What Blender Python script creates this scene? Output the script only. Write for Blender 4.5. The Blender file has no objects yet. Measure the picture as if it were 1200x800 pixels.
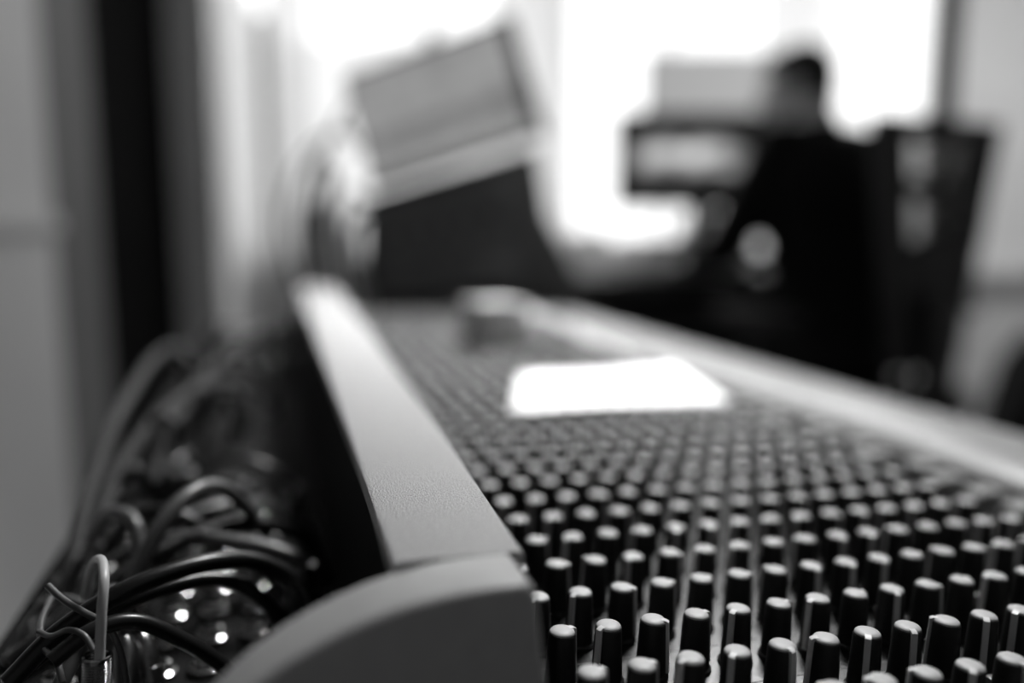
import bpy, bmesh, math, random
from mathutils import Vector, Matrix
random.seed(7)
sc = bpy.context.scene
COL = sc.collection
PI = math.pi

# ------------------------------------------------------------------ camera
FPX = 930.0
PITCH = 0.1339
ZC = 0.87
cp_, sp_ = math.cos(PITCH), math.sin(PITCH)
CF = Vector((0, cp_, -sp_)); CR = Vector((1, 0, 0)); CU = Vector((0, sp_, cp_))
CAM = Vector((0, 0, ZC))
cd = bpy.data.cameras.new('camera'); cam = bpy.data.objects.new('camera', cd); COL.objects.link(cam)
cam.location = CAM
cam.rotation_euler = (PI/2 - PITCH, 0, 0)
cd.sensor_width = 36.0
cd.lens = 36.0*FPX/1200.0
cd.clip_start = 0.02
cd.dof.use_dof = True
cd.dof.focus_distance = 0.275
cd.dof.aperture_fstop = 1.85
sc.camera = cam

# console frame: X across the channels, Y along the desk, Z up; one unit = the knob pitch
U = 0.017
q_yaw, q_pit, q_rol, QX, QY, QZ, RA = 0.29373, 0.133876, 0.024413, -5.39941, -13.91522, 7.77409, 1.54504
cy, sy, cp, sp, cr, sr = (math.cos(q_yaw), math.sin(q_yaw), math.cos(q_pit), math.sin(q_pit), math.cos(q_rol), math.sin(q_rol))
F0 = Vector((sy*cp, cy*cp, -sp)); R0 = Vector((cy, -sy, 0)); U0 = R0.cross(F0)
R1 = R0*cr + U0*sr; U1 = -R0*sr + U0*cr
B = Matrix((R1, U1, F0))                          # console axes -> camera axes
A = Matrix((CR, CU, CF)).transposed()             # camera axes -> world
ROT = A @ B
MC = Matrix.Translation(CAM) @ ROT.to_4x4() @ Matrix.Scale(U, 4) @ Matrix.Translation(Vector((-QX, -QY, -QZ)))

def con(x, y, z):
    return MC @ Vector((x, y, z))
def at(px, py, Y):
    d = CF + CR*((px-600)/FPX) + CU*((400-py)/FPX)
    return CAM + d*(Y/d.y)

# ------------------------------------------------------------------ materials
def mat(name, v, rough=0.5, metal=0.0, spec=0.5, noise=0.0, nscale=20.0, bump=0.0, bscale=200.0, emit=0.0, coat=0.0, trans=0.0, blotch=0.0):
    m = bpy.data.materials.new(name); m.use_nodes = True
    nt = m.node_tree; b = nt.nodes['Principled BSDF']
    b.inputs['Base Color'].default_value = (v, v, v, 1)
    b.inputs['Roughness'].default_value = rough
    b.inputs['Metallic'].default_value = metal
    b.inputs['Specular IOR Level'].default_value = spec
    b.inputs['Coat Weight'].default_value = coat
    if emit:
        b.inputs['Emission Color'].default_value = (v, v, v, 1); b.inputs['Emission Strength'].default_value = emit
    tc = nt.nodes.new('ShaderNodeTexCoord')
    if noise:
        n = nt.nodes.new('ShaderNodeTexNoise'); n.inputs['Scale'].default_value = nscale; n.inputs['Detail'].default_value = 4
        r = nt.nodes.new('ShaderNodeValToRGB')
        lo, hi = max(0, v*(1-noise)), min(1, v*(1+noise))
        r.color_ramp.elements[0].position = 0.3; r.color_ramp.elements[1].position = 0.7
        r.color_ramp.elements[0].color = (lo, lo, lo, 1); r.color_ramp.elements[1].color = (hi, hi, hi, 1)
        nt.links.new(tc.outputs['Object'], n.inputs['Vector']); nt.links.new(n.outputs['Fac'], r.inputs['Fac'])
        nt.links.new(r.outputs['Color'], b.inputs['Base Color'])
    if bump:
        n2 = nt.nodes.new('ShaderNodeTexNoise'); n2.inputs['Scale'].default_value = bscale; n2.inputs['Detail'].default_value = 3
        bp = nt.nodes.new('ShaderNodeBump'); bp.inputs['Strength'].default_value = bump; bp.inputs['Distance'].default_value = 0.002
        nt.links.new(tc.outputs['Object'], n2.inputs['Vector']); nt.links.new(n2.outputs['Fac'], bp.inputs['Height'])
        nt.links.new(bp.outputs['Normal'], b.inputs['Normal'])
    if trans:
        tr = nt.nodes.new('ShaderNodeBsdfTranslucent'); tr.inputs['Color'].default_value = (v, v, v, 1)
        mx = nt.nodes.new('ShaderNodeMixShader'); mx.inputs[0].default_value = trans
        out = nt.nodes['Material Output']
        nt.links.new(b.outputs[0], mx.inputs[1]); nt.links.new(tr.outputs[0], mx.inputs[2]); nt.links.new(mx.outputs[0], out.inputs['Surface'])
    return m

M = {}
M['frame'] = mat('console_frame_paint', 0.42, 0.42, 0.15, 0.5, 0.30, 22.0, 0.9, 26.0)
M['cheek'] = mat('cheek_plastic', 0.30, 0.42, 0.0, 0.5, 0.05, 3.0, 0.06, 14.0)
M['rail'] = mat('arm_rest_paint', 0.13, 0.34, 0.0, 0.8, 0.15, 0.6)
M['panel'] = mat('panel_black', 0.008, 0.32, 0.0, 0.24, 0.3, 2.0, 0.04, 8.0)
M['inner'] = mat('inner_dark', 0.008, 0.75, 0.0, 0.06, 0.3, 2.0)
M['knob'] = mat('knob_black', 0.008, 0.45, 0.0, 0.35, 0.2, 8.0)
M['cap'] = mat('knob_cap_grey', 0.36, 0.5, 0.0, 0.5, 0.12, 2.5)
M['pointer'] = mat('knob_pointer_grey', 0.50, 0.4, 0.0, 0.5, 0.05, 3.0)
M['fader'] = mat('fader_grey', 0.18, 0.4, 0.0, 0.5, 0.1, 3.0)
M['chrome'] = mat('chrome', 0.35, 0.16, 1.0, 0.5, 0.05, 10.0)
M['steel'] = mat('brushed_steel', 0.18, 0.28, 1.0, 0.5, 0.1, 8.0)
M['rubber'] = mat('black_cable_rubber', 0.006, 0.30, 0.0, 0.35, 0.2, 60.0)
M['greycable'] = mat('grey_cable_jacket', 0.06, 0.38, 0.0, 0.5, 0.15, 60.0)
M['lightcable'] = mat('pale_cable_jacket', 0.35, 0.4, 0.0, 0.5, 0.15, 60.0)
M['blackplastic'] = mat('black_plastic', 0.010, 0.5, 0.0, 0.3, 0.2, 20.0)
M['dark'] = mat('dark_matte', 0.02, 0.7, 0.0, 0.2, 0.25, 8.0)
M['paper'] = mat('white_paper', 0.85, 0.8, 0.0, 0.2, 0.02, 6.0)
M['greybox'] = mat('grey_card', 0.42, 0.6, 0.0, 0.3, 0.1, 12.0)
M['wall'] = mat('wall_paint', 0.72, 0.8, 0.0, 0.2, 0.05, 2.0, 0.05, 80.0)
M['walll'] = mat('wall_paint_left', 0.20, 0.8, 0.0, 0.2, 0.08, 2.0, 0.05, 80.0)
M['ceil'] = mat('ceiling_paint', 0.7, 0.9, 0.0, 0.1, 0.03, 2.0)
M['floor'] = mat('floor_vinyl', 0.22, 0.5, 0.0, 0.4, 0.25, 3.0)
M['trim_and_shade'] = mat('dark_trim_and_shade', 0.006, 0.9, 0.0, 0.04, 0.2, 5.0)  # window jamb trim, and the doorway recess with its shade put into the colour
M['door'] = mat('grey_door', 0.9, 0.6, 0.0, 0.3, 0.08, 3.0)
M['whiteframe'] = mat('white_window_frame', 0.75, 0.5, 0.0, 0.3, 0.02, 4.0)
M['module'] = mat('module_face', 0.14, 0.5, 0.0, 0.3, 0.15, 10.0)
M['casegrey'] = mat('case_charcoal', 0.10, 0.6, 0.0, 0.3, 0.2, 8.0)
M['thinpaper'] = mat('thin_paper', 0.9, 0.6, 0.0, 0.2, 0.06, 9.0, trans=0.5)
M['curtain'] = mat('sheer_curtain', 0.92, 0.9, 0.0, 0.1, 0.03, 5.0, trans=0.72)
M['curtain2'] = mat('heavier_curtain', 0.88, 0.9, 0.0, 0.1, 0.03, 5.0, trans=0.6)
M['black_cloth'] = mat('black_cloth', 0.010, 0.9, 0.0, 0.1, 0.3, 40.0, 0.3, 120.0)
M['trouser'] = mat('dark_trousers', 0.014, 0.9, 0.0, 0.1, 0.3, 40.0, 0.3, 120.0)
M['skin'] = mat('skin', 0.6, 0.55, 0.0, 0.4, 0.06, 30.0)
M['hair'] = mat('short_dark_hair', 0.03, 0.7, 0.0, 0.3, 0.4, 90.0, 0.6, 300.0)
M['deskdark'] = mat('dark_desk', 0.02, 0.4, 0.0, 0.4, 0.3, 6.0)
M['mug'] = mat('white_glaze', 0.75, 0.2, 0.0, 0.5, 0.02, 10.0)
M['silver'] = mat('silver_plastic', 0.5, 0.35, 0.4, 0.5, 0.05, 10.0)
M['pale'] = mat('pale_panel', 0.62, 0.6, 0.0, 0.3, 0.04, 4.0)

def screen_mat(name, kind):
    m = bpy.data.materials.new(name); m.use_nodes = True; nt = m.node_tree; N = nt.nodes; Lk = nt.links
    b = N['Principled BSDF']; b.inputs['Base Color'].default_value = (0.02, 0.02, 0.02, 1); b.inputs['Roughness'].default_value = 0.3
    tc = N.new('ShaderNodeTexCoord'); sep = N.new('ShaderNodeSeparateXYZ'); Lk.new(tc.outputs['Generated'], sep.inputs[0])
    def ramp(src, els, interp='LINEAR'):
        r = N.new('ShaderNodeValToRGB'); r.color_ramp.interpolation = interp
        while len(r.color_ramp.elements) < len(els): r.color_ramp.elements.new(0.5)
        for e, (p, v) in zip(r.color_ramp.elements, els): e.position = p; e.color = (v, v, v, 1)
        Lk.new(src, r.inputs['Fac']); return r.outputs['Color']
    if kind == 'picture':      # dark film frame with a bright cloud-like picture
        n = N.new('ShaderNodeTexNoise'); n.inputs['Scale'].default_value = 4.5; n.inputs['Detail'].default_value = 3
        Lk.new(tc.outputs['Generated'], n.inputs['Vector'])
        a = ramp(n.outputs['Fac'], [(0.38, 0.10), (0.62, 0.95)])
        v = ramp(sep.outputs['Z'], [(0.0, 0.03), (0.27, 0.0), (0.36, 0.7), (0.52, 1.0), (0.66, 0.6), (0.77, 0.0)])
        h = ramp(sep.outputs['X'], [(0.06, 0.0), (0.16, 0.6), (0.42, 1.0), (0.66, 0.55), (0.80, 0.0)])
        m1 = N.new('ShaderNodeMath'); m1.operation = 'MULTIPLY'; m2 = N.new('ShaderNodeMath'); m2.operation = 'MULTIPLY'
        Lk.new(a, m1.inputs[0]); Lk.new(v, m1.inputs[1]); Lk.new(m1.outputs[0], m2.inputs[0]); Lk.new(h, m2.inputs[1])
        src = m2.outputs[0]; st = 1.3
    elif kind == 'software':   # pale window with darker horizontal bands
        v = ramp(sep.outputs['Z'], [(0.0, 0.42), (0.17, 0.45), (0.20, 0.26), (0.30, 0.30), (0.33, 0.22), (0.40, 0.28), (0.45, 0.36), (0.80, 0.42), (0.86, 0.34), (1.0, 0.36)])
        n = N.new('ShaderNodeTexNoise'); n.inputs['Scale'].default_value = 6.0; Lk.new(tc.outputs['Generated'], n.inputs['Vector'])
        a = ramp(n.outputs['Fac'], [(0.35, 0.72), (0.65, 1.05)])
        m1 = N.new('ShaderNodeMath'); m1.operation = 'MULTIPLY'; Lk.new(a, m1.inputs[0]); Lk.new(v, m1.inputs[1])
        src = m1.outputs[0]; st = 0.85
    else:
        v = ramp(sep.outputs['X'], [(0.0, 0.46), (1.0, 0.56)]); src = v; st = 0.85
    Lk.new(src, b.inputs['Emission Color']); b.inputs['Emission Strength'].default_value = st
    return m
M['scr_pic'] = screen_mat('screen_picture', 'picture')
M['scr_soft'] = screen_mat('screen_software', 'software')
M['scr_plain'] = screen_mat('screen_plain', 'plain')

# ------------------------------------------------------------------ mesh helpers
def link(o, parent=None):
    COL.objects.link(o)
    if parent is not None: o.parent = parent
    return o
def obj(name, bm, m, parent=None, smooth=True, angle=0.7):
    bmesh.ops.recalc_face_normals(bm, faces=bm.faces)
    me = bpy.data.meshes.new(name); bm.to_mesh(me); bm.free()
    for mm in (m if isinstance(m, (list, tuple)) else [m]): me.materials.append(mm)
    if smooth:
        me.polygons.foreach_set('use_smooth', [True]*len(me.polygons))
        try: me.set_sharp_from_angle(angle=angle)
        except Exception: pass
    return link(bpy.data.objects.new(name, me), parent)
def empty(name, loc=(0, 0, 0), rot=(0, 0, 0)):
    o = bpy.data.objects.new(name, None); o.empty_display_size = 0.05
    COL.objects.link(o); o.location = loc; o.rotation_euler = rot
    return o
def tag(o, label, cat, group=None, kind=None):
    if label: o['label'] = label
    if cat: o['category'] = cat
    if group: o['group'] = group
    if kind: o['kind'] = kind
    return o
def bx(bm, x0, x1, y0, y1, z0, z1, bev=0.0, seg=2):
    t = bmesh.new()
    vs = [t.verts.new((x, y, z)) for x in (x0, x1) for y in (y0, y1) for z in (z0, z1)]
    for f in ((0, 1, 3, 2), (4, 6, 7, 5), (0, 4, 5, 1), (2, 3, 7, 6), (0, 2, 6, 4), (1, 5, 7, 3)):
        t.faces.new([vs[i] for i in f])
    bmesh.ops.recalc_face_normals(t, faces=t.faces)
    if bev: bmesh.ops.bevel(t, geom=list(t.edges), offset=bev, segments=seg, profile=0.5, affect='EDGES')
    merge(bm, t)
def merge(bm, t, mtx=None):
    me = bpy.data.meshes.new('tmp'); t.to_mesh(me); t.free()
    if mtx is not None: me.transform(mtx)
    bm.from_mesh(me); bpy.data.meshes.remove(me)
def lathe(bm, prof, n=24, mtx=None, ribs=0, ribd=0.0, midx=0):
    t = bmesh.new(); rings = []
    for r, z in prof:
        if r < 1e-6: rings.append([t.verts.new((0, 0, z))]); continue
        ring = []
        for k in range(n):
            a = 2*PI*k/n; rr = r*(1 - (ribd if (ribs and k % 2) else 0))
            ring.append(t.verts.new((rr*math.cos(a), rr*math.sin(a), z)))
        rings.append(ring)
    for a, b in zip(rings, rings[1:]):
        for k in range(n):
            k2 = (k+1) % n
            if len(a) == 1 and len(b) == 1: continue
            if len(a) == 1: f = t.faces.new((a[0], b[k], b[k2]))
            elif len(b) == 1: f = t.faces.new((a[k], a[k2], b[0]))
            else: f = t.faces.new((a[k], a[k2], b[k2], b[k]))
            f.material_index = midx
    merge(bm, t, mtx)
def frame_at(p, d):
    d = d.normalized(); q = d.to_track_quat('Z', 'Y')
    return Matrix.Translation(p) @ q.to_matrix().to_4x4()
def cyl(bm, p0, p1, r0, r1=None, n=16, cap=True):
    p0 = Vector(p0); p1 = Vector(p1); L = (p1-p0).length; r1 = r0 if r1 is None else r1
    pr = ([(0, 0)] if cap else []) + [(r0, 0), (r1, L)] + ([(0, L)] if cap else [])
    lathe(bm, pr, n, frame_at(p0, p1-p0))
def smoothpath(pts, n=8):
    P = [Vector(p) for p in pts]; out = []
    P = [P[0]*2-P[1]] + P + [P[-1]*2-P[-2]]
    for i in range(1, len(P)-2):
        a, b, c, d = P[i-1], P[i], P[i+1], P[i+2]
        for k in range(n):
            t = k/n
            out.append(0.5*((2*b)+(c-a)*t+(2*a-5*b+4*c-d)*t*t+(-a+3*b-3*c+d)*t*t*t))
    out.append(P[-2]); return out
def tube(bm, pts, r, n=10, sub=8, rs=None):
    pth = smoothpath(pts, sub) if sub else [Vector(p) for p in pts]
    t = bmesh.new(); rings = []; up = None
    for i, p in enumerate(pth):
        d = (pth[min(i+1, len(pth)-1)]-pth[max(i-1, 0)]).normalized()
        if up is None: up = d.orthogonal().normalized()
        up = (up - d*up.dot(d)).normalized(); s = d.cross(up)
        rr = r if rs is None else rs(i/(len(pth)-1))
        rings.append([t.verts.new(p+up*rr*math.cos(2*PI*k/n)+s*rr*math.sin(2*PI*k/n)) for k in range(n)])
    for a, b in zip(rings, rings[1:]):
        for k in range(n): t.faces.new((a[k], a[(k+1) % n], b[(k+1) % n], b[k]))
    for rg in (rings[0], rings[-1]): t.faces.new(rg)
    merge(bm, t)
def prism_y(bm, prof, y0, y1, bev=0.0, seg=3):
    """closed (x, z) profile extruded along y"""
    t = bmesh.new()
    a = [t.verts.new((x, y0, z)) for x, z in prof]; b = [t.verts.new((x, y1, z)) for x, z in prof]
    n = len(prof)
    for i in range(n): t.faces.new((a[i], a[(i+1) % n], b[(i+1) % n], b[i]))
    f1 = t.faces.new(a); f2 = t.faces.new(list(reversed(b)))
    bmesh.ops.recalc_face_normals(t, faces=t.faces)
    if bev: bmesh.ops.bevel(t, geom=[e for e in f1.edges], offset=bev, segments=seg, profile=0.5, affect='EDGES')
    merge(bm, t)
def finish_console(o):
    return o

# ================================================================== MIXING CONSOLE
YN, YF = -6.5, 66.0           # near and far ends (in knob pitches)
PZ = -1.25                    # panel level
console = empty('mixing_console'); console.matrix_world = MC
tag(console, 'long mixing desk with rows of black grey-capped knobs and silver frame, filling the foreground', 'mixing desk')

bm = bmesh.new(); bx(bm, -1.0, 19.2, YN, YF, PZ-0.4, PZ, 0.05); obj('control_panel', bm, M['panel'], console)
bm = bmesh.new(); bx(bm, -3.3, 26.4, YN+0.1, YF-0.1, -6.5, PZ-0.4, 0.0); obj('chassis', bm, M['inner'], console)
# raised ridge: flat grey top, dark walls
RH = 2.5
bm = bmesh.new()
def ridge(bm, secs, closed=True):
    t = bmesh.new(); rows = [[t.verts.new((x, y, z)) for x, z in prof] for y, prof in secs]; n = len(rows[0])
    for a, c in zip(rows, rows[1:]):
        for i in range(n): t.faces.new((a[i], a[(i+1) % n], c[(i+1) % n], c[i]))
    t.faces.new(rows[0]); t.faces.new(list(reversed(rows[-1]))); merge(bm, t)
def rsec(y):
    f = (y+1.75)/66.0
    xl_ = -3.66+0.5*f; xr_ = -1.42+1.5*f*(1.6-0.6*f)
    return y, [(xl_, RH-0.28), (xl_+0.05, RH-0.05), (xl_+0.12, RH), (xr_-0.08, RH), (xr_, RH-0.06), (xr_+0.02, RH-0.28)]
bm = bmesh.new(); ridge(bm, [rsec(-1.75+k*(YF-0.5)/16) for k in range(17)]); obj('frame_ridge', bm, M['frame'], console)
def wsec(y):
    y, p = rsec(y); a = p[0][0]; b_ = p[-1][0]
    return y, [(a+0.03, RH-0.27), (b_-0.03, RH-0.27), (b_+0.15, PZ-0.2), (b_+0.15, -6.0), (a-0.12, -6.0)]
bm = bmesh.new(); ridge(bm, [wsec(-1.75+k*(YF-0.5)/16) for k in range(17)]); obj('ridge_wall', bm, M['inner'], console)
# end cheek with a curved moulding
prof_top = [(-1.76, RH+0.02), (-2.2, RH+0.02), (-2.7, RH+0.0), (-3.2, RH-0.06), (-3.65, RH-0.14), (-4.1, RH-0.26), (-4.5, RH-0.40), (-4.9, RH-0.57), (-5.3, RH-0.78), (-5.74, RH-1.07), (-6.15, RH-1.42), (-6.55, RH-1.85), (-7.0, RH-2.45), (-7.5, RH-3.3), (-8.0, RH-4.4), (-8.4, RH-5.8)]
def cheek_prof(inset=0.0):
    p = [(x, z-inset) for x, z in prof_top]
    return [(-0.75, -7.0), (-1.42, 1.0), (-1.58, RH-0.35), (-1.63, RH-0.10)] + p[0:] + [(-8.6, -7.0)]
bm = bmesh.new(); prism_y(bm, cheek_prof(), -3.05, -1.83, 0.13, 4); obj('end_cheek', bm, M['cheek'], console)
bm = bmesh.new(); prism_y(bm, [(x*0.985-0.02, z-0.05) for x, z in cheek_prof()], -1.84, -1.74); obj('cheek_seam', bm, M['dark'], console)
bm = bmesh.new()
prism_y(bm, [(-0.9, -7), (-0.9, PZ+0.25), (24.5, PZ+0.25), (26.0, PZ), (26.0, -7)], YN-0.5, YN, 0.1); obj('side_panel', bm, M['cheek'], console)
# arm rest rail
bm = bmesh.new()
prism_y(bm, [(19.2, PZ-0.5), (19.4, -0.75), (19.9, -0.35), (21.0, -0.12), (23.0, 0.0), (25.0, -0.12), (26.3, -0.6), (26.9, -1.6), (26.7, -3.0), (19.2, -3.0)], YN, YF, 0.0)
obj('arm_rest', bm, M['rail'], console)
# far end block
bm = bmesh.new(); bx(bm, -3.4, 26.0, YF-0.05, YF+0.9, -6.5, -0.6, 0.2); obj('end_panel', bm, M['inner'], console)
# rear connector deck, lower than the ridge
RX0, RX1, RZ = -12.5, -3.7, -3.2
bm = bmesh.new(); bx(bm, RX0, RX1, -1.8, YF-2, RZ-0.4, RZ, 0.08); obj('connector_deck', bm, M['inner'], console)

# channel lines printed on the panel
bm = bmesh.new()
for j in range(-2, 42):
    y = (j+0.5)*RA
    bx(bm, -0.6, 15.4, y-0.02, y+0.02, PZ-0.01, PZ+0.004)
obj('panel_lines', bm, M['greycable'], console)

# knobs ------------------------------------------------------------------
def knob_bm():
    b = bmesh.new()
    lathe(b, [(0.37, 0), (0.37, 0.08), (0.325, 0.12), (0.315, 0.3), (0.275, 1.17), (0.262, 1.21), (0.24, 1.225), (0, 1.225)], 36, None, 1, 0.035)
    return b
def cap_bm():
    b = bmesh.new(); lathe(b, [(0.250, 1.20), (0.250, 1.232), (0.228, 1.26), (0.14, 1.28), (0, 1.285)], 28); return b
def pointer_bm():
    b = bmesh.new()
    t = bmesh.new()
    w = 0.060
    pr = [(0.15, 1.20), (0.15, 1.274), (0.262, 1.266), (0.318, 1.235), (0.375, 0.14), (0.30, 0.14)]
    a = [t.verts.new((x, -w, z)) for x, z in pr]; c = [t.verts.new((x, w, z)) for x, z in pr]
    n = len(pr)
    for i in range(n): t.faces.new((a[i], a[(i+1) % n], c[(i+1) % n], c[i]))
    t.faces.new(a); t.faces.new(list(reversed(c)))
    merge(b, t); return b
ANG = {(0, 0): 0, (1, 0): 190, (2, 0): -50, (0, -1): -5, (1, -1): -10, (2, -1): 185, (3, -1): 200, (4, -1): -100, (5, -1): 150, (6, -1): 215,
       (7, -1): 235, (8, -1): 120, (9, -1): 215, (4, 0): 195, (5, 0): -10, (6, 0): 180, (7, 0): -5, (8, 0): 235, (9, 0): -50, (3, 0): -12,
       (2, 1): -45, (3, 2): 205, (3, 1): -20, (4, 1): -10, (7, 1): 250, (8, 1): 250, (9, 1): 240, (6, -2): 130, (7, -2): 215, (8, -2): 255, (9, -2): 130,
       (6, 0): 180, (5, -2): 140, (3, 3): 100, (4, 3): 170, (4, 2): -60}
spots = []
for j in range(-2, 42):
    for i in range(0, 16):
        if j < -1 and i < 3: continue
        c = con(i, j*RA, 0); d = (c-CAM)
        spots.append((d.length, i, j))
spots.sort()
def vis(i, j):
    d = con(i, j*RA, -0.3)-CAM; z = d.dot(CF); x = 600+FPX*d.dot(CR)/z; y = 400-FPX*d.dot(CU)/z
    return -30 < x < 1240 and y < 850
shown = [s for s in spots if vis(s[1], s[2])]
near = shown[:100]; rest = shown[100:]
km = cm = pm = None
yaw_w = math.degrees(q_yaw)
def kang(i, j):
    a = ANG.get((i, j))
    if a is None:
        a = random.choice([180, 200, 0, -20, -60, 240, 120, 60, 150, 170]) + random.uniform(-15, 15)
    return math.radians(a + yaw_w)
for d, i, j in near:
    if km is None:
        k = obj('knob', knob_bm(), M['knob'], console); c = obj('knob_cap', cap_bm(), M['cap'], k); p = obj('pointer_line', pointer_bm(), M['pointer'], k)
        km, cm, pm = k, c, p
    else:
        k = km.copy(); COL.objects.link(k); k.parent = console
        c = cm.copy(); COL.objects.link(c); c.parent = k
        p = pm.copy(); COL.objects.link(p); p.parent = k
    k.location = (i, j*RA, PZ); k.rotation_euler = (0, 0, kang(i, j)); k['label'] = 'black knob with light grey cap and pointer'
bm = bmesh.new()
kb = bmesh.new(); lathe(kb, [(0.37, 0), (0.37, 0.08), (0.32, 0.12), (0.275, 1.17), (0.24, 1.225), (0, 1.225)], 14)
n0 = len(kb.faces)
lathe(kb, [(0.25, 1.20), (0.25, 1.232), (0.19, 1.27), (0, 1.285)], 14)
kb.faces.ensure_lookup_table()
for f in kb.faces[n0:]: f.material_index = 1
n1 = len(kb.faces); merge(kb, pointer_bm()); kb.faces.ensure_lookup_table()
for f in kb.faces[n1:]: f.material_index = 1
kme = bpy.data.meshes.new('knob_source'); kb.to_mesh(kme); kb.free()
for d, i, j in rest:
    t = bmesh.new(); t.from_mesh(kme)
    bmesh.ops.transform(t, matrix=Matrix.Translation((i, j*RA, PZ)) @ Matrix.Rotation(kang(i, j), 4, 'Z'), verts=t.verts)
    merge(bm, t)
o = obj('knob_rows', bm, [M['knob'], M['cap']], console); o['kind'] = 'stuff'
o['label'] = 'farther rows of black knobs with grey caps'
# little buttons between the knobs
bm = bmesh.new()
for j in range(-2, 24):
    for i in (4, 8, 11):
        bx(bm, i+0.38, i+0.62, j*RA+0.62, j*RA+0.9, PZ, PZ+0.35, 0.04)
o = obj('push_buttons', bm, M['fader'], console); o['kind'] = 'stuff'
# faders along the arm rest
fb = None
for n_, j in enumerate(range(-3, 42)):
    fx = 17.0 + random.uniform(-0.7, 0.9)
    if fb is None:
        bm = bmesh.new(); bx(bm, -0.6, 0.6, -0.42, 0.42, 0.25, 0.95, 0.12, 3); bx(bm, -0.04, 0.04, -0.43, 0.43, 0.94, 0.97); bx(bm, -0.1, 0.1, -0.05, 0.05, 0, 0.3)
        fb = obj('fader', bm, M['fader'], console); f = fb
    else:
        f = fb.copy(); COL.objects.link(f); f.parent = console
    f.location = (fx, j*RA, PZ)
bm = bmesh.new()
for j in range(-3, 42): bx(bm, 15.6, 18.9, j*RA-0.06, j*RA+0.06, PZ-0.01, PZ+0.006)
obj('fader_slots', bm, M['dark'], console)

# jack sockets on the connector deck
jk = None; jn = 0
for j in range(0, 14):
    for i in range(7):
        x = -4.9 - i*1.12; y = -0.2 + j*RA
        if jk is None:
            bm = bmesh.new()
            lathe(bm, [(0.44, 0), (0.44, 0.16), (0.36, 0.2), (0.30, 0.34), (0.23, 0.36), (0.18, 0.30), (0.18, 0.05)], 18)
            jk = obj('jack_socket', bm, M['chrome'], console); s = jk
        else:
            s = jk.copy(); COL.objects.link(s); s.parent = console
        s.location = (x, y, RZ); jn += 1

# stand under the desk
stand = empty('desk_stand', con(11, 30, -6.5)*Vector((1, 1, 0)) if False else (0, 0, 0))
tag(stand, 'dark steel stand carrying the mixing desk', 'stand')
for (x, y) in ((-2, 0), (-2, 60), (24, 0), (24, 60)):
    p = con(x, y, -6.55); bm = bmesh.new(); bx(bm, p.x-0.02, p.x+0.02, p.y-0.02, p.y+0.02, 0, p.z-0.002, 0.003); obj('leg', bm, M['dark'], stand)
for y in (0, 60):
    a = con(-2, y, -6.55); c = con(24, y, -6.55); bm = bmesh.new(); cyl(bm, (a.x, a.y, 0.12), (c.x, c.y, 0.12), 0.015); obj('crossbar', bm, M['dark'], stand)

# ================================================================== THINGS LYING ON THE CONSOLE
def sheet(name, corners, h, m, label, cat, curl=0.0, n=14, group=None):
    t = bmesh.new(); g = []
    NL, NR, FR, FL = [Vector(c) for c in corners]
    for a in range(n+1):
        row = []
        for b_ in range(n+1):
            u, v = a/n, b_/n
            p = (NL*(1-u)+NR*u)*(1-v)+(FL*(1-u)+FR*u)*v
            z = h + curl*(math.sin(u*PI*1.5+v*2)*0.5+0.5) 
            row.append(t.verts.new(con(p.x, p.y, z)))
        g.append(row)
    for a in range(n):
        for b_ in range(n): t.faces.new((g[a][b_], g[a+1][b_], g[a+1][b_+1], g[a][b_+1]))
    bm = bmesh.new(); merge(bm, t); o = obj(name, bm, m)
    md = o.modifiers.new('thickness', 'SOLIDIFY'); md.thickness = 0.0006; md.offset = 1
    tag(o, label, cat, group); return o
sheet('paper_sheet', [(4.3, 18.2, 0), (15.6, 18.8, 0), (17.6, 28.4, 0), (7.4, 27.0, 0)], 0.07, M['paper'], 'bright white sheet of paper lying on the knobs of the mixing desk', 'paper', 0.12)
# curled magazine and small box at the far end of the desk
t = bmesh.new(); g = []
for a in range(25):
    u = a/24; row = []
    for b_ in range(2):
        x = 11.3+u*6.0; y = 37.5-u*4.5+b_*7
        z = 0.15 + 3.3*(1-u)**1.0*math.sin(min(1, 0.45+u)*PI*0.5)
        row.append(t.verts.new(con(x, y, z)))
    g.append(row)
for a in range(24): t.faces.new((g[a][0], g[a+1][0], g[a+1][1], g[a][1]))
bm = bmesh.new(); merge(bm, t); o = obj('curled_magazine', bm, M['thinpaper'])
md = o.modifiers.new('thickness', 'SOLIDIFY'); md.thickness = 0.004
tag(o, 'curled pale magazine resting on the far end of the mixing desk', 'magazine')
o = empty('small_box'); o.matrix_world = MC @ Matrix.Translation((9.4, 39.5, 0.06)) @ Matrix.Rotation(0.3, 4, 'Z')
tag(o, 'small dull grey box on the far knobs beside the curled magazine', 'box')
bm = bmesh.new(); bx(bm, -1.7, 1.7, -1.7, 1.7, 0, 2.8, 0.1); obj('body', bm, M['greybox'], o)
bm = bmesh.new(); bx(bm, -1.78, 1.78, -1.78, 1.78, 2.5, 3.1, 0.1); obj('lid', bm, M['greybox'], o)

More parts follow.
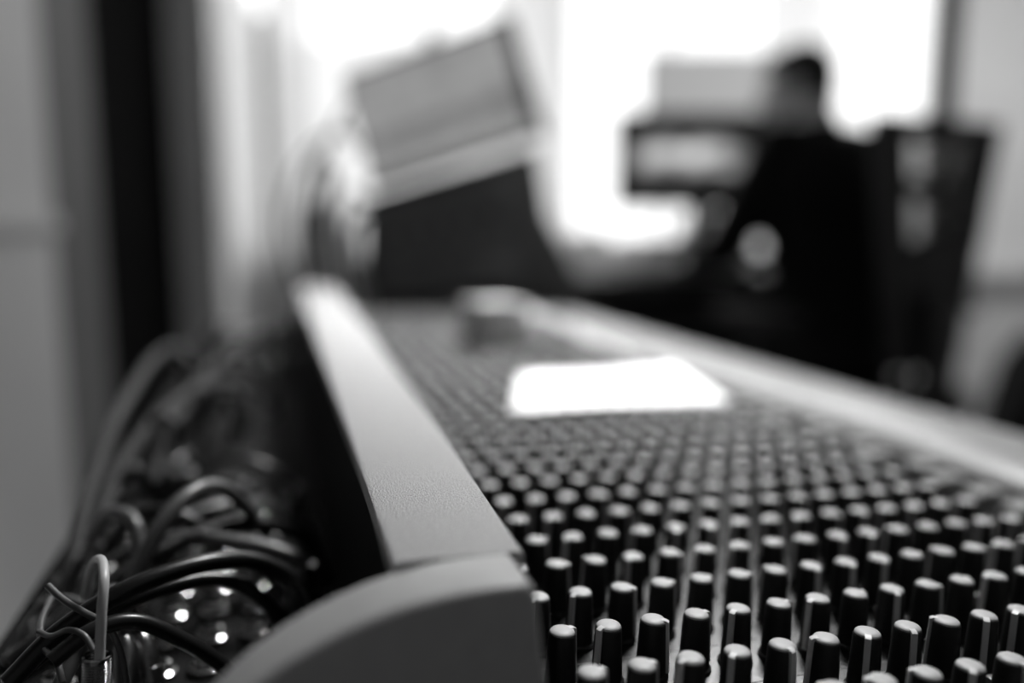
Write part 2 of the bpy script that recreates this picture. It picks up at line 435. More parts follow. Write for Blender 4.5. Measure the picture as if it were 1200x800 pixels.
# ================================================================== CABLES
def D(px, py, u):     # pixel and view depth in knob pitches
    d = CF + CR*((px-600)/FPX) + CU*((400-py)/FPX)
    return CAM + d*(u*U)
def cable(pts, r, m, label, name='audio_cable', group=None, plug=None, cat='cable'):
    bm = bmesh.new(); tube(bm, pts, r, 12, 10)
    o = obj(name, bm, m); tag(o, label, cat, group)
    if plug:
        a, b_ = plug
        bm = bmesh.new(); a = Vector(a); b_ = Vector(b_); L = (b_-a).length
        lathe(bm, [(0, 0), (r*1.3, 0), (r*1.5, L*0.12), (r*1.9, L*0.2), (r*2.0, L*0.75), (r*1.7, L*0.8), (r*1.7, L), (0, L)], 18, frame_at(a, b_-a))
        obj('plug', bm, M['steel'], o)
    return o
g1 = 'black cables arching over the connectors'
arcs = [
 ([(10, 800, 16), (70, 740, 16.5), (150, 690, 17), (230, 662, 18), (290, 656, 19), (335, 672, 19.5), (365, 705, 19.5), (385, 760, 19.5)], 0.0029, 'thick black cable with a long bright glint, arching highest sharp across the lower left'),
 ([(20, 790, 16.5), (90, 735, 17), (160, 700, 17.5), (230, 680, 18.5), (275, 682, 19), (310, 705, 19.2), (340, 745, 19.4), (360, 800, 19.4)], 0.0026, 'black cable with a pale glint just beneath the brightest arching cable'),
 ([(60, 760, 19), (120, 690, 20), (200, 640, 21.5), (280, 615, 23), (330, 618, 24), (365, 640, 24.5), (385, 690, 24.5)], 0.0031, 'black cable arching behind the brightest cable, softly blurred'),
 ([(70, 730, 22), (130, 670, 23), (200, 615, 24.5), (270, 592, 26), (325, 598, 27), (360, 625, 27), (380, 680, 27)], 0.0033, 'blurred black cable forming the topmost arch over the connectors'),
 ([(60, 775, 15.5), (110, 738, 16), (160, 728, 16.5), (210, 748, 17), (255, 775, 17.5), (300, 815, 18)], 0.0024, 'black cable sagging low from the coiled spring toward the end cheek'),
 ([(10, 780, 19), (70, 730, 20), (140, 660, 22), (220, 610, 26), (300, 575, 32), (345, 580, 34), (370, 620, 34)], 0.0034, 'dim black cable rising behind the topmost arch'),
]
for k, (pp, r, lab) in enumerate(arcs):
    P_ = [D(*p) for p in pp]
    cable(P_, r*1.22, M['rubber'], lab, group=g1, plug=(P_[-1], P_[-1]+(P_[-1]-P_[-2]).normalized()*0.02))
# spring-protected cable and the thin grey leads at the lower left
a0 = D(118, 690, 15.5)
o = cable([D(117, 800, 15.5), D(117, 770, 15.5), D(119, 720, 15.5), D(122, 680, 15.7), D(121, 661, 16.2), D(116, 655, 16.9), D(108, 664, 17.9), D(100, 700, 19.0)], 0.00165, M['lightcable'], 'pale thin cable standing upright out of the coiled metal spring')
bm = bmesh.new(); pts = []
c0 = D(114, 767, 15.5); c1 = D(112, 850, 15.5); ax = (c1-c0).normalized(); s1 = ax.orthogonal().normalized(); s2 = ax.cross(s1)
for k in range(0, 26*14+1):
    a = 2*PI*k/14; pts.append(c0+ax*((c1-c0).length*k/(26*14))+(s1*math.cos(a)+s2*math.sin(a))*0.0043)
tube(bm, pts, 0.00046, 6, 0); sp_o = obj('strain_spring', bm, M['chrome'], o)
g2 = 'thin grey leads at the lower left'
for pp, r, lab in [
 ([(56, 686, 16.8), (75, 703, 16.6), (100, 718, 16.4), (125, 732, 16.3), (140, 760, 16.3), (148, 800, 16.3)], 0.0012, 'thin grey lead slanting down from the left behind the upright cable'),
 ([(45, 740, 16.3), (60, 745, 16.1), (80, 738, 15.8), (98, 744, 15.7), (110, 762, 15.6)], 0.0010, 'thin pale lead curving over into the coiled spring'),
 ([(60, 700, 18.4), (48, 730, 16.9), (50, 757, 16.3), (66, 775, 15.9), (73, 800, 15.7)], 0.00115, 'thin grey lead hanging in an S bend at the bottom left corner'),
 ([(20, 790, 20.6), (28, 740, 20.1), (48, 710, 19.5), (75, 700, 19.5), (110, 712, 19.5)], 0.0014, 'dim grey lead looping behind the thin leads'),
]:
    cable([D(*p) for p in pp], r, M['greycable'], lab, group=g2)
# steel plugs beside the spring
for pp, lab in [(((146, 745, 17.9), (152, 830, 17.4)), 'steel jack plug standing left of the next plug behind the spring'), (((165, 742, 18.4), (178, 800, 18.2)), 'steel jack plug with bright edge right of the spring')]:
    bm = bmesh.new(); a, c = D(*pp[0]), D(*pp[1]); L = (c-a).length
    o = empty('jack_plug'); tag(o, lab, 'plug')
    lathe(bm, [(0, 0), (0.0022, 0), (0.0042, L*0.15), (0.0045, L*0.7), (0.0052, L*0.72), (0.0052, L), (0, L)], 20, frame_at(a, c-a)); obj('sleeve', bm, M['steel'], o)
    bm = bmesh.new(); lathe(bm, [(0, 0), (0.0015, 0), (0.0015, 0.012), (0, 0.012)], 10, frame_at(a-(c-a).normalized()*0.012, c-a)); obj('cable_end', bm, M['rubber'], o)
# tangle over the rear of the desk
k = 0
looks = ['dark cable looping low over the rear connectors', 'dark cable crossing the rear of the desk', 'grey cable bending over the rear connectors']
rnd = random.Random(11)
for k in range(26):
    y0 = rnd.uniform(6, 50); x0 = rnd.uniform(-11, -4.6); x1 = rnd.uniform(-10.5, -8.0); y1 = y0 + rnd.uniform(-4, 4); hh = rnd.uniform(0.4, 2.2)
    pts = [con(x0, y0, RZ+0.4), con(x0+0.1, y0+0.1, RZ+1.8), con(x0*0.65+x1*0.35, y0*0.7+y1*0.3, RZ+1.6+hh), con(x0*0.25+x1*0.75, y0*0.3+y1*0.7, RZ+1.5+hh), con(x1-0.5, y1, RZ+1.2), con(x1-0.6, y1+0.3, RZ+0.15)]
    mm = [M['rubber'], M['rubber'], M['greycable']][k % 3]
    o = cable(pts, rnd.uniform(0.0024, 0.0036), mm, looks[k % 3], group='tangle of cables over the rear of the desk: ' + ['low loops', 'crossings', 'grey bends'][k % 3], plug=(pts[0], pts[1]))
# large dim grey cable arching at the far left, and long runs along the ridge
cable([con(-11, 9, RZ+0.4), con(-11.2, 14, -0.6), con(-11.2, 21, 0.7), con(-10.9, 29, 1.4), con(-9.9, 33, 1.0), con(-9.5, 35, -0.6), con(-9.4, 36, RZ+0.3)], 0.0048, M['dark'], 'thick dark cable arching highest at the left against the dark doorway')
cable([con(-10.2, 20, RZ+0.3), con(-9.8, 24, -1), con(-8.4, 33, 0.4), con(-6.2, 43, 0.8), con(-4.6, 53, 0.3), con(-4.4, 60, RZ+0.4)], 0.0052, M['dark'], 'thick dim dark cable running diagonally up to the far ridge')
cable([con(-10.6, 8, RZ+0.3), con(-10.6, 13, -1), con(-10.0, 19, 0.2), con(-8.2, 25, 0.5), con(-6, 30, -0.9), con(-5.6, 31, RZ+0.4)], 0.0042, M['dark'], 'thick black cable arching beneath the highest arching one at the left')

# ================================================================== EQUIPMENT AT THE FAR END
# side table carrying the rack
RY = 1.62
tb = empty('side_table', (0, 0, 0)); tag(tb, 'black low table beyond the end of the mixing desk carrying the dark equipment case', 'table')
zt = 0.70
bm = bmesh.new(); bx(bm, -0.42, 0.16, 1.42, 1.95, zt-0.03, zt, 0.004); obj('table_top', bm, M['dark'], tb)
for x in (-0.38, 0.12):
    for y in (1.46, 1.91):
        bm = bmesh.new(); bx(bm, x-0.018, x+0.018, y-0.018, y+0.018, 0, zt-0.03, 0.003); obj('leg', bm, M['dark'], tb)
def poly_front(bm, pts, Y0, Y1, bev=0.0):
    """polygon given in pixels at Y0, extruded back to Y1"""
    t = bmesh.new(); a = [t.verts.new(at(x, y, Y0)) for x, y in pts]; c = [t.verts.new(v.co+Vector((0, Y1-Y0, 0))) for v in a]; n = len(a)
    for i in range(n): t.faces.new((a[i], a[(i+1) % n], c[(i+1) % n], c[i]))
    t.faces.new(a); t.faces.new(list(reversed(c)))
    bmesh.ops.recalc_face_normals(t, faces=t.faces)
    if bev: bmesh.ops.bevel(t, geom=list(t.edges), offset=bev, segments=2, profile=0.5, affect='EDGES')
    merge(bm, t)
case = empty('equipment_case', (0, 0, 0)); tag(case, 'dark sloped equipment case standing under the tilted pale screen', 'equipment case')
zb = at(500, 372, RY)
bm = bmesh.new(); poly_front(bm, [(429, 232), (608, 179), (629, 173), (640, 250), (690, 352), (690, 374), (424, 374)], RY, RY+0.30, 0.004); obj('case_body', bm, M['casegrey'], case)
bm = bmesh.new(); poly_front(bm, [(444, 248), (600, 200), (606, 285), (446, 306)], RY-0.006, RY+0.01, 0.002); o = obj('upper_module', bm, M['module'], case)
for kx in range(5):
    p = at(465+kx*27, 278-kx*7, RY-0.006); b2 = bmesh.new(); lathe(b2, [(0.010, 0), (0.009, 0.014), (0, 0.015)], 14, frame_at(p, Vector((0, -1, 0)))); obj('dial', b2, M['blackplastic'], o)
bm = bmesh.new(); poly_front(bm, [(446, 312), (608, 290), (612, 345), (446, 350)], RY-0.006, RY+0.01, 0.002); obj('lower_module', bm, M['module'], case)
# tilted screen
scr = empty('tilted_screen'); sc0 = at(511, 124, RY-0.02); tag(scr, 'tilted display with a pale banded picture and dark bezel, propped on the equipment case', 'screen')
S = (RY-0.02)/FPX
tilt = math.radians(17.2)
scr.matrix_world = Matrix.Translation(sc0) @ Matrix.Rotation(math.radians(-7), 4, 'Z') @ Matrix.Rotation(-tilt, 4, 'Y') @ Matrix.Rotation(math.radians(-8), 4, 'X')
w_, h_ = 96*S, 62*S
bm = bmesh.new(); bx(bm, -w_-0.004, w_+0.026, 0.0, 0.035, -h_-0.006, h_+0.016, 0.004); obj('bezel', bm, M['blackplastic'], scr)
bm = bmesh.new(); bx(bm, -w_, w_-0.001, -0.003, 0.002, -h_+0.002, h_+0.004, 0.001); obj('display', bm, M['scr_soft'], scr)
bm = bmesh.new(); bx(bm, -w_-0.004, w_+0.012, -0.012, 0.0, -h_-0.012, -h_+0.016, 0.003); obj('lower_ledge', bm, M['pale'], scr)
# cables hanging at the left of the case
hang = [
 ([(372, 352), (352, 290), (358, 215), (385, 165), (410, 120), (450, 82)], 0.006, M['rubber'], 'black cable rising in an arc to the top corner of the tilted screen'),
 ([(385, 350), (372, 300), (368, 240), (376, 190), (398, 150), (420, 175)], 0.005, M['rubber'], 'black cable looping just inside the rising arc'),
 ([(360, 355), (340, 310), (330, 260), (345, 200), (380, 160), (415, 160)], 0.004, M['rubber'], 'outermost black cable left of the equipment case'),
 ([(415, 350), (402, 300), (400, 260), (412, 225), (430, 240)], 0.007, M['blackplastic'], 'thick black cable dropping beside the equipment case'),
 ([(392, 345), (386, 280), (384, 230), (392, 190)], 0.014, M['lightcable'], 'broad pale cable bundle hanging beside the equipment case'),
 ([(432, 330), (415, 300), (412, 275), (424, 255), (448, 246)], 0.012, M['lightcable'], 'pale hose bending into the left of the equipment case'),
]
for pp, r, m_, lab in hang:
    P_ = [at(x, y, RY-0.02+0.015*k_) for k_, (x, y) in enumerate(pp)]
    P_[0].z = min(P_[0].z, zt+0.01)
    cable(P_, r, m_, lab)
bm = bmesh.new(); poly_front(bm, [(355, 240), (392, 236), (386, 345), (352, 350)], RY+0.12, RY+0.16, 0.004)
o = obj('cloth_cover', bm, M['pale']); tag(o, 'narrow pale panel standing upright behind the hanging cables', 'panel')
v = min((vv.co.z for vv in o.data.vertices)); 
for vv in o.data.vertices:
    if vv.co.z < v+0.06: vv.co.z = zt+0.001 if vv.co.z < v+0.03 else vv.co.z

# ================================================================== ROOM
YW = 4.5
def struct(name, bm, m): o = obj(name, bm, m, smooth=False); o['kind'] = 'structure'; return o
bm = bmesh.new(); bx(bm, -2.6, 3.6, -1.6, YW+0.3, -0.05, 0); struct('floor', bm, M['floor'])
bm = bmesh.new(); bx(bm, -2.6, 3.6, -1.6, YW+0.3, 2.7, 2.75); struct('ceiling', bm, M['ceil'])
def wx(px, Y=YW): return (px-600)/FPX*Y/1.0*1.0
def xz(px, py, Y): p = at(px, py, Y); return p.x, p.z
# far wall with one long window
xl = xz(245, 100, YW)[0]; xr = xz(1104, 60, YW)[0]; zs = 0.74; zh = 2.6
bm = bmesh.new()
bx(bm, -2.6, xl, YW, YW+0.15, 0, 2.7); bx(bm, xr, 3.6, YW, YW+0.15, 0, 2.7); bx(bm, xl, xr, YW, YW+0.15, 0, zs); bx(bm, xl, xr, YW, YW+0.15, zh, 2.7)
struct('wall_back', bm, M['wall'])
bm = bmesh.new(); bx(bm, 3.5, 3.6, -1.6, YW, 0, 2.7); struct('wall_right', bm, M['wall'])
# window frame, panes
wf = bmesh.new()
for px, w in ((245, 0.03), (318, 0.03), (503, 0.04), (664, 0.03), (786, 0.012), (930, 0.03), (1104, 0.03)):
    x = xz(px, 40, YW)[0]; bx(wf, x-w, x+w, YW+0.03, YW+0.09, zs, zh)
bx(wf, xl, xr, YW+0.03, YW+0.09, zs, zs+0.04); bx(wf, xl, xr, YW+0.03, YW+0.09, zh-0.05, zh)
o = struct('window_1', wf, M['whiteframe'])
gm = bpy.data.materials.new('window_glass'); gm.use_nodes = True; nt = gm.node_tree
tr = nt.nodes.new('ShaderNodeBsdfTransparent'); gl = nt.nodes.new('ShaderNodeBsdfGlossy'); gl.inputs['Roughness'].default_value = 0.02; mx = nt.nodes.new('ShaderNodeMixShader'); mx.inputs[0].default_value = 0.05
nt.links.new(tr.outputs[0], mx.inputs[1]); nt.links.new(gl.outputs[0], mx.inputs[2]); nt.links.new(mx.outputs[0], nt.nodes['Material Output'].inputs['Surface'])
bm = bmesh.new(); bx(bm, xl, xr, YW+0.055, YW+0.06, zs, zh); g = obj('pane', bm, gm, o, smooth=False)
bm = bmesh.new(); bx(bm, xl-0.03, xr+0.02, YW-0.12, YW+0.02, zs-0.03, zs, 0.005); struct('trim_1', bm, M['whiteframe'])
bm = bmesh.new(); x = xz(1112, 60, YW-0.05)[0]; bx(bm, x-0.05, x+0.06, YW-0.05, YW-0.001, 0.5, 2.7, 0.005); struct('trim_2', bm, M['trim_and_shade'])
bm = bmesh.new(); z = xz(1150, 312, YW)[1]; bx(bm, xz(1104, 60, YW)[0]+0.06, 3.5, YW-0.14, YW-0.002, z-0.05, z, 0.008); struct('trim_3', bm, M['wall'])

def curtain(px0, px1, ztop, zbot, Y, m, label, amp=0.012, per=0.09, name='curtain', group=None):
    x0 = xz(px0, 200, Y)[0]; x1 = xz(px1, 200, Y)[0]; n = max(12, int((x1-x0)/0.012)); t = bmesh.new(); rows = []
    for zz in [zbot+(ztop-zbot)*k/6 for k in range(7)]:
        rows.append([t.verts.new((x0+(x1-x0)*k/n, Y+amp*math.sin(2*PI*(x0+(x1-x0)*k/n)/per+zz*0.4), zz)) for k in range(n+1)])
    for a, c in zip(rows, rows[1:]):
        for k in range(n): t.faces.new((a[k], a[k+1], c[k+1], c[k]))
    bm = bmesh.new(); merge(bm, t); o = obj(name, bm, m)
    tag(o, label, 'curtain', group); return o
zc_top = xz(400, 50, YW-0.08)[1]
curtain(247, 306, 2.62, 0.3, YW-0.22, M['curtain'], 'pale hanging curtain at the left end of the far wall', 0.02, 0.16)
curtain(326, 577, zc_top, 0.55, YW-0.1, M['curtain'], 'half-height white sheer curtain behind the tilted screen')
curtain(577, 666, 2.6, 0.55, YW-0.1, M['curtain2'], 'narrow full-height pale curtain between the two bright windows', 0.015, 0.11)
curtain(318, 372, 2.6, 0.5, YW-0.16, M['curtain'], 'slim full-height white curtain just right of the thin dark pole')
curtain(886, 974, 2.6, 0.8, YW-0.1, M['curtain'], 'narrow white sheer curtain above the seated person')
bm = bmesh.new(); a = at(306, 18, YW-0.3); c = at(326, 372, YW-0.3); cyl(bm, (a.x, a.y, 0.0), (a.x, a.y, a.z), 0.032); o = obj('upright_pole', bm, M['deskdark']); tag(o, 'thin dark upright pole in front of the pale curtains', 'pole')

# left side: near wall, dark doorway, grey door leaf
XL = -1.02
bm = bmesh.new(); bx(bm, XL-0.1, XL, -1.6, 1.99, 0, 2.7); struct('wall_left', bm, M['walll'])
# pale cupboard against the left wall with a ledge
bm = bmesh.new(); bx(bm, XL, XL+0.015, 0.2, 1.76, 0, 2.7, 0.004); struct('trim_6', bm, mat('pale_side_panel', 0.72, 0.7, 0, 0.3, 0.05, 3.0))
bm = bmesh.new(); x0, z0 = xz(60, 262, 1.6); bx(bm, XL, XL+0.035, 0.3, 1.76, z0-0.02, z0+0.02, 0.006); struct('trim_4', bm, M['wall'])
bm = bmesh.new(); bx(bm, XL-0.1, XL-0.07, 1.99, 2.60, 0, 2.7); struct('recess_shade_side', bm, M['trim_and_shade'])  # near-black side board, painted shade of the doorway gap
p0 = xz(160, 100, 2.6)[0]; p1 = xz(249, 100, 2.6)[0]
bm = bmesh.new(); bx(bm, p0-0.02, p1, 2.6, 2.72, 0, 2.7); struct('wall_partition', bm, M['door'])
bm = bmesh.new(); bx(bm, p0-0.35, p0+0.045, 2.55, 2.6, 0, 2.7, 0.01); struct('recess_shade_board', bm, M['trim_and_shade'])  # near-black sheet standing in for the shade in the doorway recess

# ================================================================== COMPUTER DESK
DZ = 0.745
desk = empty('computer_desk'); tag(desk, 'long dark desk under the computer monitor', 'desk')
bm = bmesh.new(); bx(bm, 0.20, 1.36, 2.36, 3.15, DZ-0.035, DZ, 0.005); obj('desk_top', bm, M['deskdark'], desk)
bm = bmesh.new(); bx(bm, 0.24, 1.32, 3.07, 3.09, 0.08, DZ-0.035); obj('modesty_panel', bm, M['deskdark'], desk)
for x in (0.22, 1.31):
    for y in (2.40, 3.10):
        bm = bmesh.new(); bx(bm, x-0.0, x+0.04, y-0.02, y+0.02, 0, DZ-0.035); obj('leg', bm, M['deskdark'], desk)
def monitor(pxl, pxr, pyt, pyb, Y, m, label, stand_to, bez=0.012, mb=None):
    a = at(pxl, pyb, Y); c = at(pxr, pyt, Y); r = empty('computer_monitor', ((a.x+c.x)/2, Y, stand_to)); tag(r, label, 'monitor')
    hw = (c.x-a.x)/2; z0 = a.z-stand_to; z1 = c.z-stand_to; mb = mb or M['blackplastic']
    bm = bmesh.new(); bx(bm, -hw, hw, 0.004, 0.045, z0, z1, 0.005); obj('housing', bm, mb, r)
    bm = bmesh.new(); bx(bm, -hw+bez, hw-bez, 0.0, 0.006, z0+bez*1.8, z1-bez, 0.0008); obj('display', bm, m, r)
    bm = bmesh.new(); bx(bm, -0.03, 0.03, 0.045, 0.07, 0.01, (z0+z1)/2, 0.006); obj('stand_neck', bm, mb, r)
    bm = bmesh.new(); bx(bm, -0.12, 0.12, -0.04, 0.13, 0.0, 0.012, 0.005); obj('stand_base', bm, mb, r)
    return r
monitor(721, 925, 131, 243, 2.86, M['scr_pic'], 'black computer monitor showing a bright cloudy picture', DZ)
monitor(757, 922, 60, 138, 3.02, M['scr_plain'], 'taller monitor behind the black one, its screen plain pale grey', DZ, 0.004, M['pale'])

def deskthing(name, px, Y, z=DZ): p = at(px, 300, Y); return empty(name, (p.x, Y, z))
# paper piles
g = 'loose white papers on the left of the computer desk'
for k, (px, Y, rz, lab) in enumerate([(690, 2.62, 0.2, 'white paper lying at the near left corner of the computer desk'), (712, 2.80, -0.3, 'white paper lying beneath the bright window, farther back on the desk'), (745, 2.60, 0.5, 'white paper lying below the left edge of the monitor')]):
    o = deskthing('paper_pile', px, Y, DZ); o.rotation_euler = (0, 0, rz); o.location.z = DZ+0.002*k*0
    tag(o, lab, 'paper')
    bm = bmesh.new()
    for q_ in range(4): bx(bm, -0.09+0.004*q_, 0.09-0.003*q_, -0.07+0.002*q_, 0.07, 0.001+0.003*q_+0.013*k, 0.003+0.003*q_+0.013*k)
    obj('sheets', bm, M['paper'], o)
for k, (px, Y, rz, hh, lab) in enumerate([(688, 2.92, 0.3, 0.13, 'pale sheaf of papers propped upright at the left end of the computer desk'), (722, 3.02, -0.25, 0.10, 'low pale sheaf of papers propped beneath the bright window'), (826, 2.98, 0.1, 0.16, 'tall pale sheaf of papers propped behind the box below the monitor')]):
    o = deskthing('paper_sheaf', px, Y); o.rotation_euler = (0, 0, rz); tag(o, lab, 'paper')
    bm = bmesh.new()
    for q_ in range(5): 
        t = bmesh.new(); y_ = 0.010*q_
        vs = [t.verts.new(v) for v in ((-0.10, y_, 0.001), (0.10, y_, 0.001), (0.10-0.008*q_, y_+0.03, hh+0.004*q_), (-0.10+0.006*q_, y_+0.03, hh-0.003*q_))]; t.faces.new(vs); merge(bm, t)
    obj('sheets', bm, M['curtain'], o)
    bm = bmesh.new(); bx(bm, -0.10, 0.10, -0.02, 0.07, 0.0, 0.004, 0.001); bx(bm, -0.02, 0.02, 0.07, 0.074, 0.0, hh*0.8); obj('holder', bm, M['silver'], o)
def mug(px, Y, r, h, m, label, name='mug', handle=True, cat='mug'):
    o = deskthing(name, px, Y); tag(o, label, cat)
    bm = bmesh.new(); lathe(bm, [(0, 0), (r*0.85, 0), (r, h*0.08), (r, h), (r*0.9, h), (r*0.88, h*0.1), (0, h*0.08)], 28); obj('cup', bm, m, o)
    if handle:
        bm = bmesh.new(); tube(bm, [(r*0.95, 0, h*0.8), (r*1.5, 0, h*0.75), (r*1.6, 0, h*0.45), (r*0.95, 0, h*0.25)], r*0.13, 8, 6); obj('handle', bm, m, o)
    return o
mug(845, 2.46, 0.045, 0.075, M['mug'], 'white mug at the front edge of the desk left of the seated person')
mug(760, 2.80, 0.035, 0.11, M['silver'], 'silver tumbler standing below the monitor', 'tumbler', False, 'cup')
mug(915, 2.66, 0.042, 0.065, M['silver'], 'grey cup on the desk beyond the arm of the seated person')
# keyboard
o = deskthing('keyboard', 790, 2.50); tag(o, 'pale keyboard on the desk in front of the black monitor', 'keyboard')
bm = bmesh.new(); bx(bm, -0.15, 0.15, -0.055, 0.055, 0.001, 0.014, 0.004); obj('keyboard_body', bm, M['silver'], o)
bm = bmesh.new()
for a in range(14):
    for c in range(5): bx(bm, -0.143+a*0.0205, -0.126+a*0.0205, -0.048+c*0.0195, -0.032+c*0.0195, 0.013, 0.018, 0.0015, 1)
ko = obj('keys', bm, M['greybox'], o)
# small desktop speaker
o = deskthing('desktop_speaker', 862, 2.72); tag(o, 'small pale speaker standing between the monitor and the seated person', 'speaker')
bm = bmesh.new(); bx(bm, -0.05, 0.05, -0.05, 0.05, 0.0, 0.20, 0.008); obj('cabinet', bm, M['silver'], o)
bm = bmesh.new(); lathe(bm, [(0.036, 0), (0.036, 0.004), (0.028, 0.006), (0.01, 0.001), (0, 0.004)], 24, frame_at(Vector((0, -0.05, 0.06)), Vector((0, -1, 0)))); obj('woofer', bm, M['blackplastic'], o)
bm = bmesh.new(); lathe(bm, [(0.018, 0), (0.018, 0.003), (0.008, 0.004), (0, 0.006)], 20, frame_at(Vector((0, -0.05, 0.145)), Vector((0, -1, 0)))); obj('tweeter', bm, M['blackplastic'], o)
# box on the desk behind
o = deskthing('storage_box', 800, 2.70); tag(o, 'pale box on the desk directly below the black monitor', 'box')
bm = bmesh.new(); bx(bm, -0.09, 0.09, -0.06, 0.06, 0, 0.10, 0.004); obj('box_body', bm, M['pale'], o)
bm = bmesh.new(); bx(bm, -0.093, 0.093, -0.063, 0.063, 0.085, 0.112, 0.004); obj('box_lid', bm, M['greybox'], o)

# ================================================================== PERSON
def cap_(bm, p0, r0, p1, r1, n=16):
    p0 = Vector(p0); p1 = Vector(p1); L = (p1-p0).length; pr = [(0, -r0)]
    for k in range(1, 6): a = PI/2*(1-k/6); pr.append((r0*math.cos(a), -r0*math.sin(a)))
    pr.append((r0, 0)); pr.append((r1, L))
    for k in range(1, 6): a = PI/2*k/6; pr.append((r1*math.cos(a), L+r1*math.sin(a)))
    pr.append((0, L+r1)); lathe(bm, pr, n, frame_at(p0, p1-p0 if L > 1e-6 else Vector((0, 0, 1))))
def ell(bm, c, rx, ry, rz, R=None):
    t = bmesh.new(); bmesh.ops.create_uvsphere(t, u_segments=24, v_segments=16, radius=1)
    m_ = Matrix.Translation(Vector(c)) @ (R.to_4x4() if R else Matrix.Identity(4)) @ Matrix.Diagonal((rx, ry, rz, 1)); merge(bm, t, m_)
def remesh(o, vs, smooth=4):
    r = o.modifiers.new('remesh', 'REMESH'); r.mode = 'VOXEL'; r.voxel_size = vs; r.use_smooth_shade = True
    if smooth: s = o.modifiers.new('smooth', 'SMOOTH'); s.iterations = smooth; s.factor = 0.5
P0 = at(967, 300, 2.18)
per = empty('person', (P0.x+0.03, 2.10, 0.0)); tag(per, 'person in black seated at the computer desk, turned to the left toward the monitor', 'person')
FA = math.radians(32)                 # turned left from straight away
per.rotation_euler = (0, 0, FA)       # local +Y = facing direction
# local frame: y forward, x right
hip = 0.56
bm = bmesh.new()
sk = {}
chest = Vector((0, 0.08, 1.00)); neckb = Vector((0, 0.12, 1.16)); head = Vector((-0.01, 0.185, 1.265))
cap_(bm, (0, 0, hip+0.02), 0.13, (0, 0.02, 0.74), 0.125); cap_(bm, (0, 0.02, 0.74), 0.125, (0, 0.07, 1.0), 0.125)
ell(bm, (0, 0.06, 0.98), 0.175, 0.115, 0.16); ell(bm, (0, 0.01, 0.62), 0.165, 0.13, 0.12)
cap_(bm, (0, 0.10, 1.10), 0.065, (0, 0.145, 1.22), 0.055)
HR = Matrix.Rotation(math.radians(34), 3, 'Z') @ Matrix.Rotation(math.radians(-6), 3, 'X')
def hp(x, y, z): return head + HR @ Vector((x, y, z))
ell(bm, hp(0, -0.008, 0.02), 0.074, 0.092, 0.088, HR); ell(bm, hp(0, 0.022, -0.035), 0.056, 0.068, 0.075, HR); ell(bm, hp(0, 0.045, -0.085), 0.030, 0.03, 0.024, HR)
cap_(bm, hp(0, 0.080, 0.012), 0.009, hp(0, 0.096, -0.026), 0.013)
ell(bm, hp(0, 0.084, -0.062), 0.022, 0.010, 0.007, HR); ell(bm, hp(0, 0.082, -0.073), 0.019, 0.010, 0.007, HR)
for s in (-1, 1):
    ell(bm, hp(0.075*s, -0.006, -0.01), 0.010, 0.02, 0.032, HR); ell(bm, hp(0.031*s, 0.078, 0.018), 0.017, 0.012, 0.009, HR)
    ell(bm, hp(0.031*s, 0.078, 0.033), 0.022, 0.008, 0.006, HR)
sh = {}; el = {}; wr = {}; kn = {}; an = {}
for s in (-1, 1):
    sh[s] = Vector((0.19*s, 0.08, 1.085)); el[s] = Vector((0.255*s, 0.20 if s < 0 else 0.16, 0.83)); wr[s] = Vector((0.15*s, 0.42, 0.785))
    cap_(bm, (0.07*s, 0.09, 1.09), 0.07, sh[s], 0.06); cap_(bm, sh[s], 0.055, el[s], 0.042); cap_(bm, el[s], 0.042, wr[s], 0.027)
    hb = wr[s]; hd = Vector((-0.15*s, 1, -0.12)).normalized(); sd = Vector((s, 0.15*s*s, 0)).normalized()
    cap_(bm, hb, 0.026, hb+hd*0.05, 0.024); 
    for k, (off, L) in enumerate([(-0.030, 0.062), (-0.010, 0.074), (0.011, 0.068), (0.030, 0.052)]):
        b0 = hb+hd*0.06+sd*off; cap_(bm, hb+hd*0.02+sd*off*0.7, 0.013, b0, 0.0095); b1 = b0+(hd*0.6+Vector((0, 0, 0.05)))*L*0.8; cap_(bm, b0, 0.0095, b1, 0.0085, 10); cap_(bm, b1, 0.0085, b1+(hd*0.5+Vector((0, 0, -0.6)))*L*0.5, 0.0075, 10)
    th = hb+hd*0.02-sd*0.026; cap_(bm, th, 0.012, th-sd*0.022+hd*0.03, 0.0105, 10); cap_(bm, th-sd*0.022+hd*0.03, 0.0105, th-sd*0.02+hd*0.055, 0.009, 10)
    kn[s] = Vector((0.13*s, 0.44, 0.555)); an[s] = Vector((0.13*s, 0.40, 0.10))
    cap_(bm, (0.09*s, 0.02, hip), 0.085, kn[s], 0.058); cap_(bm, kn[s], 0.056, an[s], 0.038); cap_(bm, an[s]+Vector((0, -0.03, -0.045)), 0.035, an[s]+Vector((0, 0.15, -0.065)), 0.028)
o = obj('body', bm, M['skin'], per); remesh(o, 0.005, 3)
# eyes
for s in (-1, 1):
    bm = bmesh.new(); ell(bm, hp(0.031*s, 0.0835, 0.016), 0.0105, 0.007, 0.006, HR); obj('eye', bm, M['dark'], per)
# hair
bm = bmesh.new(); ell(bm, hp(0, -0.018, 0.032), 0.081, 0.093, 0.088, HR); ell(bm, hp(0, -0.045, -0.02), 0.070, 0.060, 0.062, HR); ell(bm, hp(0, 0.022, 0.070), 0.062, 0.055, 0.036, HR)
o = obj('hair', bm, M['hair'], per); remesh(o, 0.006, 2)
